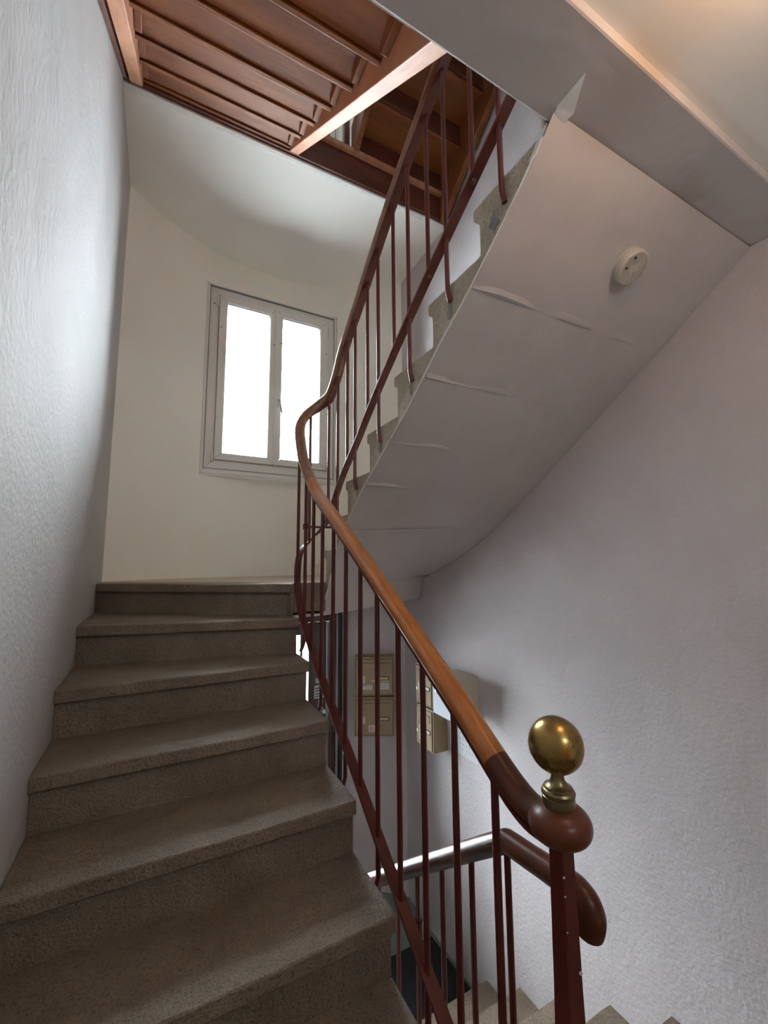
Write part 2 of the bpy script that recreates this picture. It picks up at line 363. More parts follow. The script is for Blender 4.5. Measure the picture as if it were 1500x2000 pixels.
# ------------------------------------------------------------------ window
def build_window(dz, name, label, hidden=False):
    W = thing(name, label, 'window', (0.8, 3.5, Z0 + dz), kind='structure')
    z = lambda v: v + dz
    def frame(x0, x1, z0, z1, wl, wr, wb, wt, y0, y1):
        bm = nb()
        # mitred frame
        for (a, b_, c, d) in (((x0, z0), (x1, z0), (x1 - wr, z0 + wb), (x0 + wl, z0 + wb)), ((x0, z1), (x1, z1), (x1 - wr, z1 - wt), (x0 + wl, z1 - wt)),
                              ((x0, z0), (x0, z1), (x0 + wl, z1 - wt), (x0 + wl, z0 + wb)), ((x1, z0), (x1, z1), (x1 - wr, z1 - wt), (x1 - wr, z0 + wb))):
            e = 0.0006
            cx = sum(p[0] for p in (a, b_, c, d)) / 4; cz = sum(p[1] for p in (a, b_, c, d)) / 4
            q = [(p[0] + (cx - p[0]) * e * 2, z(p[1] + (cz - p[1]) * e * 2)) for p in (a, b_, c, d)]
            loft(bm, [[(u, y0, v) for u, v in q], [(u, y1, v) for u, v in q]])
        return bm
    obj('casing', frame(WX0 + 0.002, WX1 - 0.002, Z0 + 0.002, Z1 - 0.002, 0.028, 0.026, 0.058, 0.014, 3.488, 3.62), M['pvc'], W, bevel=0.003)
    obj('sill_moulding', bx(WX0 + 0.012, WX1 - 0.012, 3.478, 3.49, z(0.700), z(0.722)), M['pvc'], W, bevel=0.004)
    obj('shadow_gap', frame(0.268, 1.349, 0.738, 2.272, 0.006, 0.006, 0.006, 0.006, 3.484, 3.5035), M['gasket'], W)
    obj('window_frame', frame(0.272, 1.345, 0.742, 2.268, 0.080, 0.072, 0.080, 0.064, 3.502, 3.60), M['pvc'], W, bevel=0.004)
    for s, (x0, x1, gx0, gx1) in enumerate(((0.344, 0.806, 0.404, 0.757), (0.812, 1.281, 0.864, 1.210))):
        z0_, z1_ = 0.815, 2.208
        sash = obj('sash', frame(x0, x1, z0_, z1_, gx0 - x0, x1 - gx1, 0.058, 0.062, 3.476, 3.56), M['pvc'], W, bevel=0.006, seg=3)
        obj('shadow_gap', frame(x0 - 0.0035, x1 + 0.0035, z0_ - 0.0035, z1_ + 0.0035, 0.006, 0.006, 0.006, 0.006, 3.4965, 3.503), M['gasket'], W)
        obj('glazing_bead', frame(gx0 - 0.004, gx1 + 0.004, 0.868, 2.150, 0.007, 0.007, 0.007, 0.010, 3.492, 3.53), M['gasket'], sash)
        obj('pane', bx(gx0 - 0.003, gx1 + 0.003, 3.522, 3.528, z(0.869), z(2.149)), M['glass'], sash)
    obj('astragal', bx(0.798, 0.818, 3.464, 3.478, z(0.82), z(2.20)), M['pvc'], W, bevel=0.004)
    for x, zz in ((0.330, 0.84), (0.330, 2.14), (1.293, 2.12), (1.293, 0.86)):
        bm = nb(); cyl(bm, (x, 3.478, z(zz - 0.035)), (x, 3.478, z(zz + 0.035)), 0.010, 12); cyl(bm, (x, 3.478, z(zz - 0.047)), (x, 3.478, z(zz - 0.036)), 0.008, 12)
        obj('hinge', bm, M['pvc'], W, smooth=True)
    h = obj('handle', bx(0.830, 0.848, 3.456, 3.476, z(1.32), z(1.40)), M['pvc'], W, bevel=0.005)
    bm = tube(nb(), [(0.839, 3.47, z(1.375)), (0.839, 3.445, z(1.375)), (0.843, 3.435, z(1.36)), (0.856, 3.432, z(1.29)), (0.862, 3.432, z(1.255))], 0.007, 10)
    obj('lever', bm, M['white_enamel'], h, smooth=True)
    for x, zz in ((0.300, 2.11), (0.360, 1.92), (0.852, 1.90), (1.262, 1.90), (0.79, 1.87)):
        obj('screw_cap', cyl(nb(), (x, 3.478, z(zz)), (x, 3.470, z(zz)), 0.006, 10), M['gasket'], W)
    return W
build_window(0, 'window_1', 'white two sash window in the curved cream wall')
build_window(2.85, 'upper_fill_window', 'unseen upper white window added to light the space above the wooden stairs')  # out of view, added to light the upper wall
# outside: cable, street
tag(obj('overhead_cable', tube(nb(), catmull([(-2, 8, 3.62), (0.951, 8, 3.734), (1.8, 8, 3.84), (2.725, 8, 3.98), (6, 8.2, 4.6)], 5), 0.008, 6), M['gasket']), 'thin cable crossing the bright sky outside the window', 'cable')
struct('floor', bx(-15, 16, 3.85, 25, ZG - 0.2, ZG - 0.03), M['concrete'], 'pale street paving outside the front door', 'ground')
for x, y, zt, lb in ((-2.0, 8.0, 3.75, 'left'), (6.0, 8.2, 4.75, 'right')):
    tag(obj('utility_pole', cyl(nb(), (x, y + 0.12, ZG - 0.03), (x, y + 0.12, zt), 0.11, 14, 0.08), M['concrete'], smooth=True), 'concrete pole in the street holding the %s end of the cable' % lb, 'pole')

# ------------------------------------------------------------------ front door
D = thing('door_1', 'dark wooden front door with bright glass panes in the hall', 'door', (0.74, YH + 0.1, ZG), kind='structure')
b = nb(); box(b, DX0 + 0.002, 0.16, YH + 0.02, YH + 0.14, ZG, DZ1 - 0.004); box(b, 1.325, DX1 - 0.002, YH - 0.012, YH + 0.14, ZG, DZ1 - 0.004); box(b, 0.16, 1.325, YH + 0.02, YH + 0.14, -0.50, DZ1 - 0.004)
obj('door_frame', b, M['door_wood'], D, bevel=0.004)
b = nb()
for a in ((0.165, 0.25, ZG + 0.01, -0.505), (1.165, 1.322, ZG + 0.01, -0.505), (0.25, 1.165, ZG + 0.01, -1.75), (0.25, 1.165, -0.605, -0.505)):
    box(b, a[0], a[1], YH + 0.05, YH + 0.10, a[2], a[3])
leaf = obj('door_leaf', b, M['door_wood'], D, bevel=0.004)
for x in (0.43, 0.65, 0.87, 1.099):
    obj('glazing_bar', bx(x - 0.010, x + 0.010, YH + 0.045, YH + 0.10, -1.75, -0.605), M['door_wood'], leaf, bevel=0.002)
obj('glazing_bar', bx(0.25, 1.109, YH + 0.046, YH + 0.099, -0.79, -0.77), M['door_wood'], leaf, bevel=0.002)
for x0, x1 in ((0.25, 0.42), (0.44, 0.64), (0.66, 0.86), (0.88, 1.089), (1.109, 1.165)):
    obj('pane', bx(x0, x1, YH + 0.072, YH + 0.076, -1.75, -0.605), M['glass'], leaf)
obj('notice', bx(1.215, 1.300, YH + 0.044, YH + 0.0495, -1.135, -1.03), M['paper'], leaf, label='white notice on the door stile')
obj('notice', bx(1.225, 1.285, YH + 0.044, YH + 0.0495, -1.012, -0.972), M['paper'], leaf, label='small white label on the door stile')
for i, z in enumerate((-1.052, -1.075, -1.098, -1.118)):
    obj('print_line', bx(1.226, 1.226 + (0.055, 0.036, 0.048, 0.042)[i], YH + 0.0425, YH + 0.0439, z - 0.004, z + 0.004), M['ink'], leaf)
obj('door_knob', lathe(nb(), [(0.0, 0.0), (0.024, 0.0), (0.024, 0.006), (0.012, 0.010), (0.012, 0.024), (0.020, 0.030), (0.024, 0.040), (0.018, 0.048), (0, 0.050)], (1.290, YH + 0.05, -1.237), (0, -1, 0), 20), M['chrome'], leaf, smooth=True, label='round chrome door knob')
tag(obj('trim_4', bx(1.392, 1.412, 3.41, 3.47, ZG, -0.29), M['black'], bevel=0.003), 'dark upright strip between the door and the white wall', 'trim', kind='structure')
tag(obj('trim_5', bx(1.418, 1.452, 3.395, 3.46, ZG, -0.29), M['grey_plaster'], bevel=0.006), 'pale upright duct beside the front door', 'trim', kind='structure')

# ------------------------------------------------------------------ stone steps
def stone_step(name, parent, PL, PR, z, r, back, m=None, dirY=1, xr_body=None, seed=0, under=0.0):
    """tread with a proud nosing, running from PL (wall end) to PR (well end); body below set back"""
    rnd = random.Random(seed)
    PL = Vector((PL[0], PL[1], 0)); PR = Vector((PR[0], PR[1], 0))
    bl, br = (back if isinstance(back, tuple) else (back, back))
    n = 26; bm = nb(); rings = []
    prof = [(0.0035, 0.0), (0.0, -0.004), (-0.0, -0.041), (0.004, -0.046), (0.028, -0.047), (0.028, -r)]
    for i in range(n + 1):
        t = i / n; p = PL.lerp(PR, t); bk = bl + (br - bl) * t
        ring = []
        wear = 0.004 * math.exp(-((t - 0.6) / 0.22) ** 2)
        for k, (d, dz) in enumerate(prof):
            j = rnd.uniform(-1, 1) * (0.0016 if k in (0, 1, 2) else 0.0)
            ring.append((p.x, p.y + dirY * (d + j), z + dz - (wear + abs(j) * 0.8 if k < 2 else 0)))
        ring.append((p.x, p.y + dirY * (bk + 0.028), z - r)); ring.append((p.x, p.y + dirY * (bk + 0.028), z))
        ring.append((p.x, p.y + dirY * 0.05, z - wear * 0.4))
        rings.append(ring)
    loft(bm, rings)
    return obj(name, bm, m or M['stone'], parent, smooth=True, angle=22)
SA = thing('stone_staircase', 'worn brown stone steps rising on the left to the window landing', 'stairs', (0.15, 1.2, ZM), group=None)
r = 0.17
rows = {}
Z3 = -0.4348
for k in range(3, 9):
    rows[k] = ((XL + 0.002, 1.8707 - (k - 3) * g + (0.012 if k == 3 else 0)), (XAI + 0.004, 1.8707 - (k - 3) * g), Z3 - (k - 3) * r)
rows[2] = ((XL + 0.002, 2.26), (XAI + 0.004, 2.035), Z3 + r)
rows[1] = ((XL + 0.002, 2.815), (XAI + 0.002, 2.125), ZL)
for k in range(1, 9):
    PL, PR, z = rows[k]
    zn = rows[k + 1][2] if k < 8 else ZM
    if k == 1: back = (0.20, 0.27)
    else: back = (rows[k - 1][0][1] - PL[1], rows[k - 1][1][1] - PR[1])
    stone_step('step', SA, PL, PR, z, z - zn, back, seed=k)
# sloped soffit plaster under the left flight
b = nb(); prism_x(b, [(0.36, ZM - 0.02), (0.60, ZM - 0.02), (2.15, -0.285), (2.15, -0.30), (2.0, -0.42), (0.36, -1.55)], XL, XAI - 0.02)
b.free()
b = nb(); prism_x(b, [(0.62, ZM - 0.22), (2.10, -0.60), (2.10, -0.66), (0.62, ZM - 0.30)], XL + 0.002, XAI - 0.022)
obj('soffit', b, M['soffit'], SA, label='painted underside slab of the left flight')

# ---- lower flight, along the right wall, rising from the hall
SL = thing('stone_staircase', 'lower stone steps along the right wall down to the hall mat', 'stairs', (1.3, 1.5, ZG))
LY = [2.174, 1.904, 1.640, 1.368, 1.104, 0.837]; LZ = [-2.429, -2.257, -2.083, -1.902, -1.727, -1.552]
for j in range(6):
    zn = ZG if j == 0 else LZ[j - 1]
    bk = (LY[j] - (LY[j + 1] if j < 5 else 0.56))
    stone_step('step', SL, (XR - 0.002, LY[j]), (XBI, LY[j]), LZ[j], LZ[j] - zn, bk, dirY=-1, seed=20 + j)

# ---- upper flight seen from below
SU = thing('stone_staircase', 'upper flight of stone steps seen from below along the right wall', 'stairs', (1.3, 1.4, ZL))
UI = [(0.409, 1.434), (0.680, 1.264), (0.925, 1.094), (1.183, 0.924), (1.438, 0.754), (1.694, 0.582), (1.942, 0.405), (2.09, 0.237), (2.245, 0.067)]
UOy = [0.409, 0.680, 0.925, 1.183, 1.438, 1.72, 2.06, 2.38, 2.74]
SI = [(0.612, 1.1160), (0.650, 1.076), (0.683, 1.043), (0.805, 0.948), (0.935, 0.850), (1.133, 0.726), (1.339, 0.572), (1.596, 0.420), (1.75, 0.325), (1.928, 0.185), (2.027, 0.084), (2.085, 0.0), (2.17, -0.134), (2.256, -0.278)]
SO = [(0.602, 1.1130), (0.650, 1.079), (0.683, 1.0557), (0.805, 0.969), (0.908, 0.895), (1.12, 0.752), (1.344, 0.598), (1.62, 0.415), (1.80, 0.30), (1.991, 0.180), (2.20, 0.085), (2.45, -0.010), (2.80, -0.122), (2.868, -0.288)]
def sz(tab, y): return interp(tab, y)
for j in range(1, 9):
    yi, z = UI[j]; yo = UOy[j]
    yi0, yo0 = (UI[j - 1][0], UOy[j - 1]) if j > 1 else (0.671, 0.671)
    zn = UI[j + 1][1] if j < 8 else ZL
    rings = []
    N = 8
    for q in range(N + 1):
        t = q / N; x = XBI + (xr(yo0) - 0.003 - XBI) * t; yn = yi + (yo - yi) * t; y0 = yi0 + (yo0 - yi0) * t
        s = lambda y: sz(SI, y) * (1 - t) + sz(SO, y) * t + 0.008
        # follow the twisted soffit: same fraction along both edge lines
        def sof(yv):
            # invert: find parameter on ruled lines
            best = None
            for a in range(len(SI) - 1):
                ya = SI[a][0] * (1 - t) + SO[a][0] * t; yb = SI[a + 1][0] * (1 - t) + SO[a + 1][0] * t
                za = SI[a][1] * (1 - t) + SO[a][1] * t; zb = SI[a + 1][1] * (1 - t) + SO[a + 1][1] * t
                if ya <= yv <= yb or a == len(SI) - 2 or (a == 0 and yv < ya):
                    return za + (zb - za) * (yv - ya) / (yb - ya) + 0.016
        R_ = 0.026
        ring = [(yn - 0.004, z), (yn + 0.001, z - 0.006), (yn + 0.001, z - 0.036), (yn - 0.004, z - 0.042), (yn - 0.014, z - 0.044), (yn - 0.022, z - 0.052), (yn - R_, z - 0.066),
                (yn - R_, zn)] + [(yn - R_ + (y0 - yn) * h / 5, min(max(sof(yn - R_ + (y0 - yn) * h / 5), -0.26), z - 0.004 if h else 9)) for h in range(6)] + [(y0 - R_, z)]
        rings.append([(x, yy, zz) for yy, zz in ring])
    obj('step', loft(nb(), rings), M['stone_edge'], SU, bevel=0.0)
# soffit plaster: thin shell following the two edge lines, with a bright rim at the well
b = nb(); rings = []
def denser(tab, n=3):
    o = []
    for a, c in zip(tab, tab[1:]):
        for k in range(n): o.append((a[0] + (c[0] - a[0]) * k / n, a[1] + (c[1] - a[1]) * k / n))
    o.append(tab[-1]); return o
di, do = denser(SI), denser(SO)
for (yi, zi), (yo, zo) in zip(di, do):
    row = []
    for q in range(13):
        t = q / 12; row.append((XBI - 0.004 + (xr(yo) - 0.002 - XBI + 0.004) * t, yi + (yo - yi) * t, zi + (zo - zi) * t))
    top = [(x, y, z + (0.012 if y > 0.66 else 0.0012)) for x, y, z in reversed(row)]
    rings.append(row + top)
b = loft(b, rings)
obj('soffit', b, M['soffit'], SU, smooth=True, angle=30, label='smooth painted underside of the upper flight')
# faint raised plaster seams across the soffit
for y in (0.935, 1.21, 1.47, 1.70, 1.96):
    pts = []
    for q in range(9):
        t = q / 8 * 0.82; x = XBI + (XR - XBI) * t
        zz = interp(SI, y) * (1 - t) + interp(SO, y + 0.0) * t
        pts.append(Vector((x, y + 0.006 * math.sin(q * 2 + y * 9), zz - 0.0005)))
    bm = nb()
    loft(bm, [[(p.x, p.y - 0.010, p.z + 0.0085), (p.x, p.y, p.z - 0.0055 * (1 - i / 9)), (p.x, p.y + 0.010, p.z - 0.0065)] for i, p in enumerate(pts)], cap=False, closed=False)
    obj('plaster_seam', bm, M['soffit'], SU, smooth=True)
# rough white plaster rim along the soffit edge
rnd = random.Random(3); pts = []
for (y, z) in di[3:]:
    pts.append(Vector((XBI - 0.004 + rnd.uniform(-0.002, 0.001), y, z + 0.005 + rnd.uniform(-0.002, 0.002))))
obj('plaster_rim', tube(nb(), pts, 0.0030, 6), M['filler'], SU, smooth=True, label='thin white plaster line along the stone edge')
# cement patches round the fixings
for y, z, s in ((0.830, 1.000, 0.85), (1.05, 0.838, 0.6), (1.30, 0.665, 0.6), (1.555, 0.495, 0.6), (1.80, 0.335, 0.45)):
    n = 16; rr = [0.026 * s * (1 + 0.35 * rnd.uniform(-1, 1)) for _ in range(n)]
    P = [(y + rr[i] * math.cos(2 * math.pi * i / n) * 0.8 + 0.008, z - 0.012 * s + rr[i] * 1.5 * math.sin(2 * math.pi * i / n)) for i in range(n)]
    obj('cement_patch', loft(nb(), [[(XBI + 0.004, a, c) for a, c in P], [(XBI - 0.0025, a, c) for a, c in P]]), M['patch'], SU, label='dark grey cement patch')
# broken white filler where the flight meets the beam
b = nb()
loft(b, [[(0.812, 0.520, 1.1175), (0.864, 0.592, 1.1175), (0.858, 0.622, 1.1175), (0.830, 0.637, 1.1175), (0.814, 0.600, 1.1175)],
         [(0.812, 0.522, 1.1165), (0.862, 0.592, 1.112), (0.854, 0.626, 1.108), (0.828, 0.640, 1.110), (0.815, 0.602, 1.114)]])
loft(b, [[(0.8175, 0.638, 1.112), (0.8175, 0.672, 1.088), (0.8175, 0.700, 1.055), (0.8175, 0.668, 1.066), (0.8175, 0.641, 1.098)],
         [(0.824, 0.638, 1.112), (0.824, 0.672, 1.088), (0.824, 0.700, 1.055), (0.824, 0.668, 1.066), (0.824, 0.641, 1.098)]])
obj('filler_patch', b, M['filler'], SU, label='broken white filler below the beam')

# ------------------------------------------------------------------ wooden flights above
WC = thing('wooden_staircase', 'red brown wooden stairs seen from below at the upper left', 'stairs', (0.15, 1.5, ZU))
def cz(y): return 1.459 + 0.739 * (y - 0.843)
def stringer(x0, x1, ya, yb, zf, h, m, parent, label=None):
    return obj('stringer', prism_x(nb(), [(ya, zf(ya)), (yb, zf(yb)), (yb, min(zf(yb) + h, 9)), (ya, zf(ya) + h)], x0, x1), m, parent, bevel=0.004, label=label)
stringer(0.602, 0.660, 0.636, 2.36, cz, 0.28, [M['wood_light']], WC, 'pale worn stringer beside the gap')
stringer(XL + 0.035, XL + 0.095, 0.64, 2.36, lambda y: cz(y) - 0.02, 0.28, [M['wood_light']], WC, 'pale stringer beside the left wall')
obj('skirting', prism_x(nb(), [(0.64, cz(0.64) - 0.01), (2.36, cz(2.36) - 0.01), (2.36, cz(2.36) + 0.3), (0.64, cz(0.64) + 0.3)], XL + 0.002, XL + 0.022), M['wood_dark'], WC, bevel=0.003)
for i in range(1, 9):
    Y = 2.338 - (8 - i) * 0.243; z0 = ZU + 0.17 * (i - 1)
    if i > 1: obj('riser', bx(XL + 0.09, 0.606, Y + 0.004, Y + 0.022, z0 - 0.033, z0 + 0.145), M['wood'], WC, bevel=0.002)
    if i < 8:
        # two boards under every tread, a joint between
        obj('tread', bx(XL + 0.088, 0.608, Y - 0.025, Y + 0.243 + 0.0, z0 + 0.145, z0 + 0.17), M['wood'], WC, bevel=0.003)
for i in range(1, 8):
    Y = 2.338 - (8 - i) * 0.243; z0 = ZU + 0.17 * i
    for x in (XL + 0.097, 0.574):
        obj('cleat', bx(x, x + 0.028, Y + 0.03, Y + 0.20, z0 - 0.075, z0 - 0.028), M['wood'], WC, bevel=0.002)
WD = thing('wooden_staircase', 'second wooden flight climbing towards the right above the railing', 'stairs', (1.4, 2.3, 2.8))
def dz(y): return 2.745 + 0.80 * (2.385 - y)
stringer(1.035, 1.072, 0.7, 2.385, lambda y: dz(y), 0.26, [M['wood']], WD, 'narrow left stringer of the second flight')
stringer(XR - 0.060, XR - 0.012, 0.7, 2.36, lambda y: 2.555 + 0.79 * (2.36 - y) , 0.42, [M['wood']], WD, 'right stringer against the white wall')
for i in range(1, 7):
    Y = 2.345 - (i - 1) * 0.25; z0 = 2.795 + 0.17 * (i - 1)
    obj('riser', bx(1.06, XR - 0.055, Y, Y + 0.02, z0, z0 + 0.17), M['wood_dark'], WD, bevel=0.002)
    obj('tread', bx(1.06, XR - 0.055, Y - 0.235, Y + 0.03, z0 + 0.145, z0 + 0.170), M['wood'], WD, bevel=0.003)
# upper guard glimpsed through the gap
b = nb(); box(b, 0.985, 1.025, 2.385, 2.425, 2.80, 3.80)
UG = thing('upper_railing', 'dark posts glimpsed in the gap between the wooden flights', 'railing', (1.0, 2.40, 2.8))
obj('newel_post', b, M['wood_dark'], UG, bevel=0.003)
for x, y in ((0.885, 2.43), (0.80, 2.43), (0.70, 2.43)):
    obj('baluster', cyl(nb(), (x, y, 2.80), (x, y, 3.70), 0.010, 10), M['wood_dark'], UG, smooth=True)
obj('handrail', sweep(nb(), [Vector((0.62, 2.43, 3.72)), Vector((0.8, 2.43, 3.72)), Vector((1.02, 2.43, 3.72))], oval(0.055, 0.05)), M['rail_dark'], UG, smooth=True)
obj('upright_panel', bx(0.925, 0.955, 2.9, 2.93, 2.80, 4.4), M['cream_box'], UG)

# ------------------------------------------------------------------ main railing
NX, NY = 0.635, 0.552
KA, KB = 0.962, 1.032      # measured runs scaled onto the planes of the two guards
def fitA(L): return [(0.635, y * KA, z * KA) for (x, y, z) in L]
def fitB(L): return [(0.805, y * KB, z * KB) for (x, y, z) in L]
RL = thing('stair_railing', 'oxblood iron railing with varnished wooden handrail curving up both flights', 'railing', (NX, NY, ZM))
railA = fitA([(0, 0.574, -0.470), (0, 0.631, -0.474), (0, 0.676, -0.459), (0, 0.725, -0.429), (0, 0.771, -0.396), (0, 0.850, -0.340), (0, 0.954, -0.272),
         (0, 1.081, -0.189), (0, 1.232, -0.092), (0, 1.442, 0.042), (0, 1.62, 0.152), (0, 1.80, 0.262), (0, 1.90, 0.322), (0, 1.986, 0.390), (0, 2.07, 0.462)]) + [
         (0.635, 2.060, 0.515), (0.634, 2.10, 0.595), (0.636, 2.145, 0.693), (0.650, 2.172, 0.755), (0.676, 2.193, 0.803), (0.705, 2.202, 0.838), (0.735, 2.202, 0.865), (0.776, 2.182, 0.903), (0.797, 2.150, 0.921),
         (0.805, 2.115, 0.942)] + fitB([(0, 1.97, 0.975), (0, 1.917, 1.045), (0, 1.857, 1.103), (0, 1.768, 1.170), (0, 1.685, 1.232), (0, 1.607, 1.300), (0, 1.506, 1.382), (0, 1.366, 1.492),
         (0, 1.238, 1.578), (0, 1.135, 1.640), (0, 1.02, 1.716), (0, 0.85, 1.83), (0, 0.70, 1.93)])
P = smoothpath(catmull(railA, 4), 3)
def near(P, y, first=True):
    idx = [i for i in range(len(P)) if (P[i].x < 0.70) == first]
    return min(idx, key=lambda i: abs(P[i].y - y))
i1 = near(P, 0.707); i2 = near(P, 1.94); i3 = min(range(len(P)), key=lambda i: (P[i] - Vector((0.636, 2.145, 0.693))).length)
sec = oval(0.056, 0.050)
obj('handrail', sweep(nb(), P[:i1 + 1], sec), M['rail_dark'], RL, smooth=True, label='dark varnished ramp of the handrail by the newel')
obj('handrail', sweep(nb(), P[i1:i2 + 1], oval(0.0555, 0.0495)), M['rail'], RL, smooth=True, label='orange brown straight length of handrail')
obj('handrail', sweep(nb(), P[i2:i3 + 1], oval(0.0565, 0.0505)), M['rail_shaded'], RL, smooth=True, label='twisting length of handrail at the turn with shade in its colour')
obj('handrail', sweep(nb(), P[i3:], oval(0.056, 0.050)), M['rail_shaded'], RL, smooth=True, label='upper handrail length seen from below')
# flat iron under the handrail
U = [p + Vector((0, 0, -0.030)) for p in P[2:]]
obj('flat_iron', sweep(nb(), U, rectsec(0.036, 0.008)), M['red'], RL, label='flat iron strip under the handrail')
barA = fitA([(0, 0.585, -1.330), (0, 0.80, -1.188), (0, 1.021, -1.041), (0, 1.158, -0.952), (0, 1.295, -0.860), (0, 1.423, -0.771), (0, 1.561, -0.678), (0, 1.697, -0.590),
        (0, 1.829, -0.500), (0, 1.95, -0.415), (0, 2.06, -0.328)]) + [(0.635, 2.056, -0.248), (0.634, 2.10, -0.175), (0.636, 2.143, -0.085), (0.645, 2.162, 0.005), (0.662, 2.183, 0.055), (0.689, 2.198, 0.092), (0.740, 2.201, 0.142), (0.782, 2.176, 0.186),
        (0.802, 2.137, 0.238), (0.805, 2.085, 0.290)] + fitB([(0, 1.95, 0.368), (0, 1.85, 0.458), (0, 1.704, 0.560), (0, 1.613, 0.640), (0, 1.37, 0.820), (0, 1.13, 0.983), (0, 0.882, 1.140), (0, 0.70, 1.255)])
B = smoothpath(catmull(barA, 4), 3)
obj('bottom_bar', sweep(nb(), B, rectsec(0.034, 0.010)), M['red'], RL, bevel=0.0015, label='flat iron bar running along the feet of the balusters')
def zat(path, x, y):
    return min(path, key=lambda p: (p.x - x) ** 2 + (p.y - y) ** 2).z if not (0.08 < 0) else 0
def zlin(path, x, y):
    side = [(p.y, p.z) for p in path if abs(p.x - x) < 0.003 and p.y < 2.12]
    if y < 2.10 and len(side) > 3: return interp(side, y)
    return zat(path, x, y)
RR = 0.0082
def baluster(x, y, fixed=None):
    zt = zlin(P, x, y) - 0.026; zb = zlin(B, x, y)
    bm = nb()
    if fixed is None:
        cyl(bm, (x, y, zb - 0.006), (x, y, zt), RR, 12)
        lathe(bm, [(0.0, -0.012), (0.007, -0.011), (0.009, -0.006)], (x, y, zb), n=12)
    else:
        zf, xf = fixed
        pts = [(x, y, zt)] + [(x, y, zt + (zf + 0.03 - zt) * k / 6) for k in range(1, 7)] + [(x + (xf - x) * 0.4, y, zf + 0.010), (xf, y, zf - 0.008)]
        tube(bm, pts, RR, 12)
    obj('baluster', bm, M['red'], RL, smooth=True)
for y in (0.880, 1.150, 1.424, 1.697, 1.966): baluster(0.635, y * KA)
for y in (0.742, 1.017, 1.290, 1.560, 1.836, 2.090):
    y *= KA; nz_ = interp([(rows[k][1][1], rows[k][2]) for k in rows], y) - 0.12
    baluster(0.635, y, (nz_, 0.618))
baluster(0.6345, 2.135); baluster(0.715, 2.203)
for y in (0.877, 1.120, 1.366, 1.607, 1.834): baluster(0.805, y * KB)
baluster(0.800, 2.140)
for y, zf in ((0.788, 1.016), (1.048, 0.868), (1.292, 0.688), (1.550, 0.515), (1.799, 0.352), (2.020, 0.195)): baluster(0.805, y, (zf, 0.814))
# screws on the underside iron
for y in (1.05, 1.37, 1.67, 1.86, 1.99):
    zz = zlin(P, 0.805, y) - 0.036
    obj('screw_head', lathe(nb(), [(0.0, 0.0), (0.005, -0.001), (0.005, -0.004), (0.0, -0.006)], (0.800, y, zz), n=10), M['red'], RL)
# tie bar across the turn
b = tube(nb(), [(0.628, 2.010, 0.178), (0.70, 2.03, 0.180), (0.826, 2.09, 0.186)], 0.006, 8)
tb = obj('tie_bar', b, M['red'], RL, smooth=True, label='short horizontal tie across the well')
obj('collar', lathe(nb(), [(0.008, -0.014), (0.0135, -0.014), (0.0135, 0.014), (0.008, 0.014)], (0.635, 2.0107, 0.178), n=16), M['red'], tb, smooth=True)
# newel
b = nb(); rings = []
for z, hw in ((ZM, 0.0275), (-1.0, 0.0225), (-0.70, 0.0168), (-0.455, 0.0145)):
    c_ = hw * 0.14
    rings.append([(NX + sx, NY + sy, z) for sx, sy in ((-hw + c_, -hw), (hw - c_, -hw), (hw, -hw + c_), (hw, hw - c_), (hw - c_, hw), (-hw + c_, hw), (-hw, hw - c_), (-hw, -hw + c_))])
nw = obj('newel_post', loft(b, rings), M['red'], RL, label='square oxblood newel post with chipped paint')
n = 40
prof = [(0.0, -0.032)] + [(0.0525 * math.cos(a) ** 0.75 if abs(a) < 1.57 else 0, 0.032 * math.sin(a)) for a in [math.radians(-75 + 10 * i) for i in range(16)]] + [(0.0, 0.032)]
obj('newel_cap', lathe(nb(), prof, (NX, NY, -0.449), n=40), M['rail_dark'], nw, smooth=True, label='flattened dark wooden knob at the end of the handrail')
fb = [(0, -0.420), (0.0265, -0.420), (0.0272, -0.416), (0.0268, -0.404), (0.025, -0.4025), (0.0278, -0.4005), (0.0282, -0.3965), (0.0262, -0.393), (0.0235, -0.3915), (0.0232, -0.3885),
      (0.0185, -0.3865), (0.0140, -0.382), (0.0115, -0.377), (0.0103, -0.371), (0.0108, -0.364), (0, -0.364)]
obj('finial_base', lathe(nb(), fb, (NX, NY, 0), n=36), M['brass_dull'], nw, smooth=True, label='turned dull brass collar', angle=30)
R0 = 0.0462
obj('brass_ball', lathe(nb(), [(R0 * math.sin(math.radians(a)), -R0 * math.cos(math.radians(a)) * 1.02) for a in range(0, 181, 6)], (NX, NY, -0.321), n=48), M['brass'], nw, smooth=True, angle=80, label='polished aged brass ball on the newel')
for (dx, dy, z, s) in ((-0.0160, -0.0165, -0.52, 0.0022), (-0.0165, -0.0172, -0.548, 0.0018), (0.008, -0.0197, -0.668, 0.0035), (-0.017, -0.0185, -0.60, 0.0015)):
    obj('paint_chip', lathe(nb(), [(0, 0), (s, 0.0004), (0, 0.0008)], (NX + dx, NY + dy, z), (-0.5, -1, 0), 8), M['paper'], nw)

